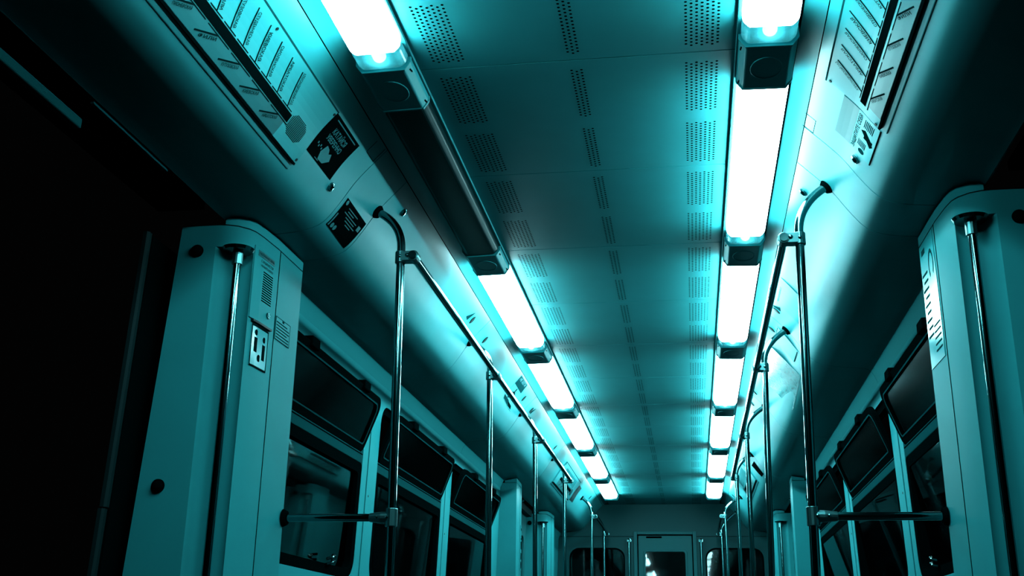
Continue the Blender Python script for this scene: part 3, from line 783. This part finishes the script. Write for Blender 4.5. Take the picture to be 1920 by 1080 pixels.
# posters
t = sticker('safety_poster', 1, rect(2.985, 3.214, .180, .334), 'paper', 'white safety poster with grey top band and dark picture, under the near route map', 'poster')
slab(MB(), 1, rect(2.986, 3.213, .1805, .243), .0008, .0016).build('top_band', 'greyfilm', t)
q = MB(); wtext(q, 1, 'ЗАЩИТИТЕ СЕБЯ', (3.206, .262), (1, 0), .205, .0145, .0018); q.build('headline', 'print', t)
q = MB()
P = [(3.075, .270), (3.060, .285), (3.085, .312), (3.110, .326), (3.125, .318), (3.104, .300)]; q.prism([W(1, a, b, .0008) for a, b in P], [W(1, a, b, .0019) for a, b in P])
slab(q, 1, rect(3.088, 3.105, .286, .322), .0008, .0018); q.build('picture', 'print', t)
q = MB()
for i in range(7): slab(q, 1, rect(3.005, 3.050, .275 + i * .006, .2775 + i * .006), .0008, .0018); slab(q, 1, rect(3.130, 3.165, .270 + i * .005, .272 + i * .005), .0008, .0018)
q.tube([W(1, 3.188, .292, .0008), W(1, 3.188, .292, .0018)], .013, 14); q.build('small_print', 'midprint', t)
q = MB(); slab(q, 1, rect(2.985, 3.214, .334, .3375), -.001, .0020); q.build('lower_edge', 'black', t)
t = sticker('notice_sticker', 1, [(4.78, .108), (4.80, .245), (5.135, .258), (5.130, .118)], 'paper', 'pale notice with picture and lines of print just before the second handrail flange', 'sticker')
q = MB()
wtext(q, 1, 'УВАЖАЕМЫЕ', (5.10, .132), (1, 0), .21, .016, .0018); wtext(q, 1, 'ПАССАЖИРЫ', (5.11, .160), (1, 0), .24, .014, .0018)
for i in range(5): slab(q, 1, rect(4.86, 5.11 - .03 * (i % 2), .214 + i * .007, .217 + i * .007), .0008, .0018)
q.build('lettering', 'midprint', t)
q = MB(); P = [(4.95, .178), (5.00, .174), (5.05, .186), (5.06, .202), (5.00, .205), (4.94, .196)]; q.prism([W(1, a, b, .0008) for a, b in P], [W(1, a, b, .0018) for a, b in P]); slab(q, 1, rect(4.80, 4.88, .205, .232), .0008, .0018); q.build('picture', 'midprint', t)
slab(MB(), 1, [(4.80, .243), (4.802, .268), (5.135, .282), (5.135, .256)], -.001, .0014).build('dark_foot', 'greyfilm', t)
t = sticker('emblem_sticker', 1, [(5.46, .150), (5.49, .312), (5.715, .305), (5.675, .148)], 'paper', 'pale sticker with a dark triangle and striped foot just past the second handrail flange', 'sticker')
q = MB(); P = [(5.47, .152), (5.66, .152), (5.60, .205), (5.50, .196)]; q.prism([W(1, a, b, .0008) for a, b in P], [W(1, a, b, .0018) for a, b in P])
for i in range(5): slab(q, 1, rect(5.505, 5.70, .262 + i * .010, .268 + i * .010), .0008, .0018)
for i in range(4): slab(q, 1, rect(5.52, 5.64, .216 + i * .010, .220 + i * .010), .0008, .0018)
q.build('print', 'midprint', t)
t = empty('sticker_residue', W(1, 6.1, .25), 'scratched shiny patch of glue left by a removed sticker, under the second handrail flange', 'glue patch')
slab(MB(), 1, [(5.86, .13), (5.80, .37), (6.55, .40), (6.60, .16)], -.002, .0009).build('patch', 'residue', t)
t = sticker('comic_poster', -1, [(6.545, .074), (6.815, .076), (6.905, .277), (6.585, .262)], 'paper', 'small poster with a running figure behind the handrail, unlit-lamp side', 'poster')
q = MB(); slab(q, -1, [(6.55, .082), (6.80, .084), (6.825, .150), (6.56, .145)], .0008, .0016); slab(q, -1, [(6.56, .235), (6.72, .24), (6.74, .268), (6.58, .258)], .0008, .0016); q.build('colour_blocks', 'midprint', t)
q = MB()
for i in range(4): wtext(q, -1, 'НЕ БЕГИ', (6.575, .108 + i * .0), (1, 0), .20, .020, .0019) if i == 0 else None
q.build('lettering', 'lightprint', t)
q = MB()
q.tube([W(-1, 6.69, .162, .0008), W(-1, 6.69, .162, .002)], .012, 12)
for a, b, w_ in (((6.69, .172), (6.71, .205), .020), ((6.71, .205), (6.76, .225), .013), ((6.71, .205), (6.66, .228), .013), ((6.69, .18), (6.74, .19), .010), ((6.69, .18), (6.64, .195), .010), ((6.66, .228), (6.63, .232), .01)): slab(q, -1, stroke(a, b, w_), .0008, .0019)
slab(q, -1, [(6.72, .245), (6.84, .25), (6.88, .27), (6.75, .268)], .0008, .0018)
q.build('running_figure', 'print', t)
t = sticker('strip_sticker', -1, [(10.775, .160), (10.975, .165), (11.03, .330), (10.775, .335)], 'dark', 'dark strip sticker past the far route map, unlit-lamp side', 'sticker')
q = MB(); wtext(q, -1, 'НЕ ПРИСЛОНЯТЬСЯ', (10.87, .18), (.05, -1), .14, .03, .0019); q.build('lettering', 'lightprint', t)
t = sticker('strip_sticker', 1, [(9.10, .243), (9.36, .233), (9.29, .362), (9.10, .370)], 'black', 'black strip sticker curving under the cove just past the fourth handrail flange', 'sticker')

# ------------------------------------------------------------------ world and view
w = bpy.data.worlds.new('night'); sc.world = w; w.use_nodes = True
bg = w.node_tree.nodes['Background']; bg.inputs[0].default_value = (.9, 1, 1, 1); bg.inputs[1].default_value = .0012
vs = sc.view_settings; vs.view_transform = 'Standard'; vs.look = 'None'; vs.exposure = -0.85; vs.gamma = 1.0; vs.use_curve_mapping = False
sc.display_settings.display_device = 'sRGB'
sc.cycles.max_bounces = 10; sc.cycles.diffuse_bounces = 4; sc.cycles.glossy_bounces = 5; sc.cycles.transparent_max_bounces = 12; sc.cycles.transmission_bounces = 6
sc.cycles.use_denoising = True; sc.cycles.sample_clamp_indirect = 6.0; sc.cycles.caustics_reflective = False; sc.cycles.caustics_refractive = False
sc.cycles.use_light_tree = True
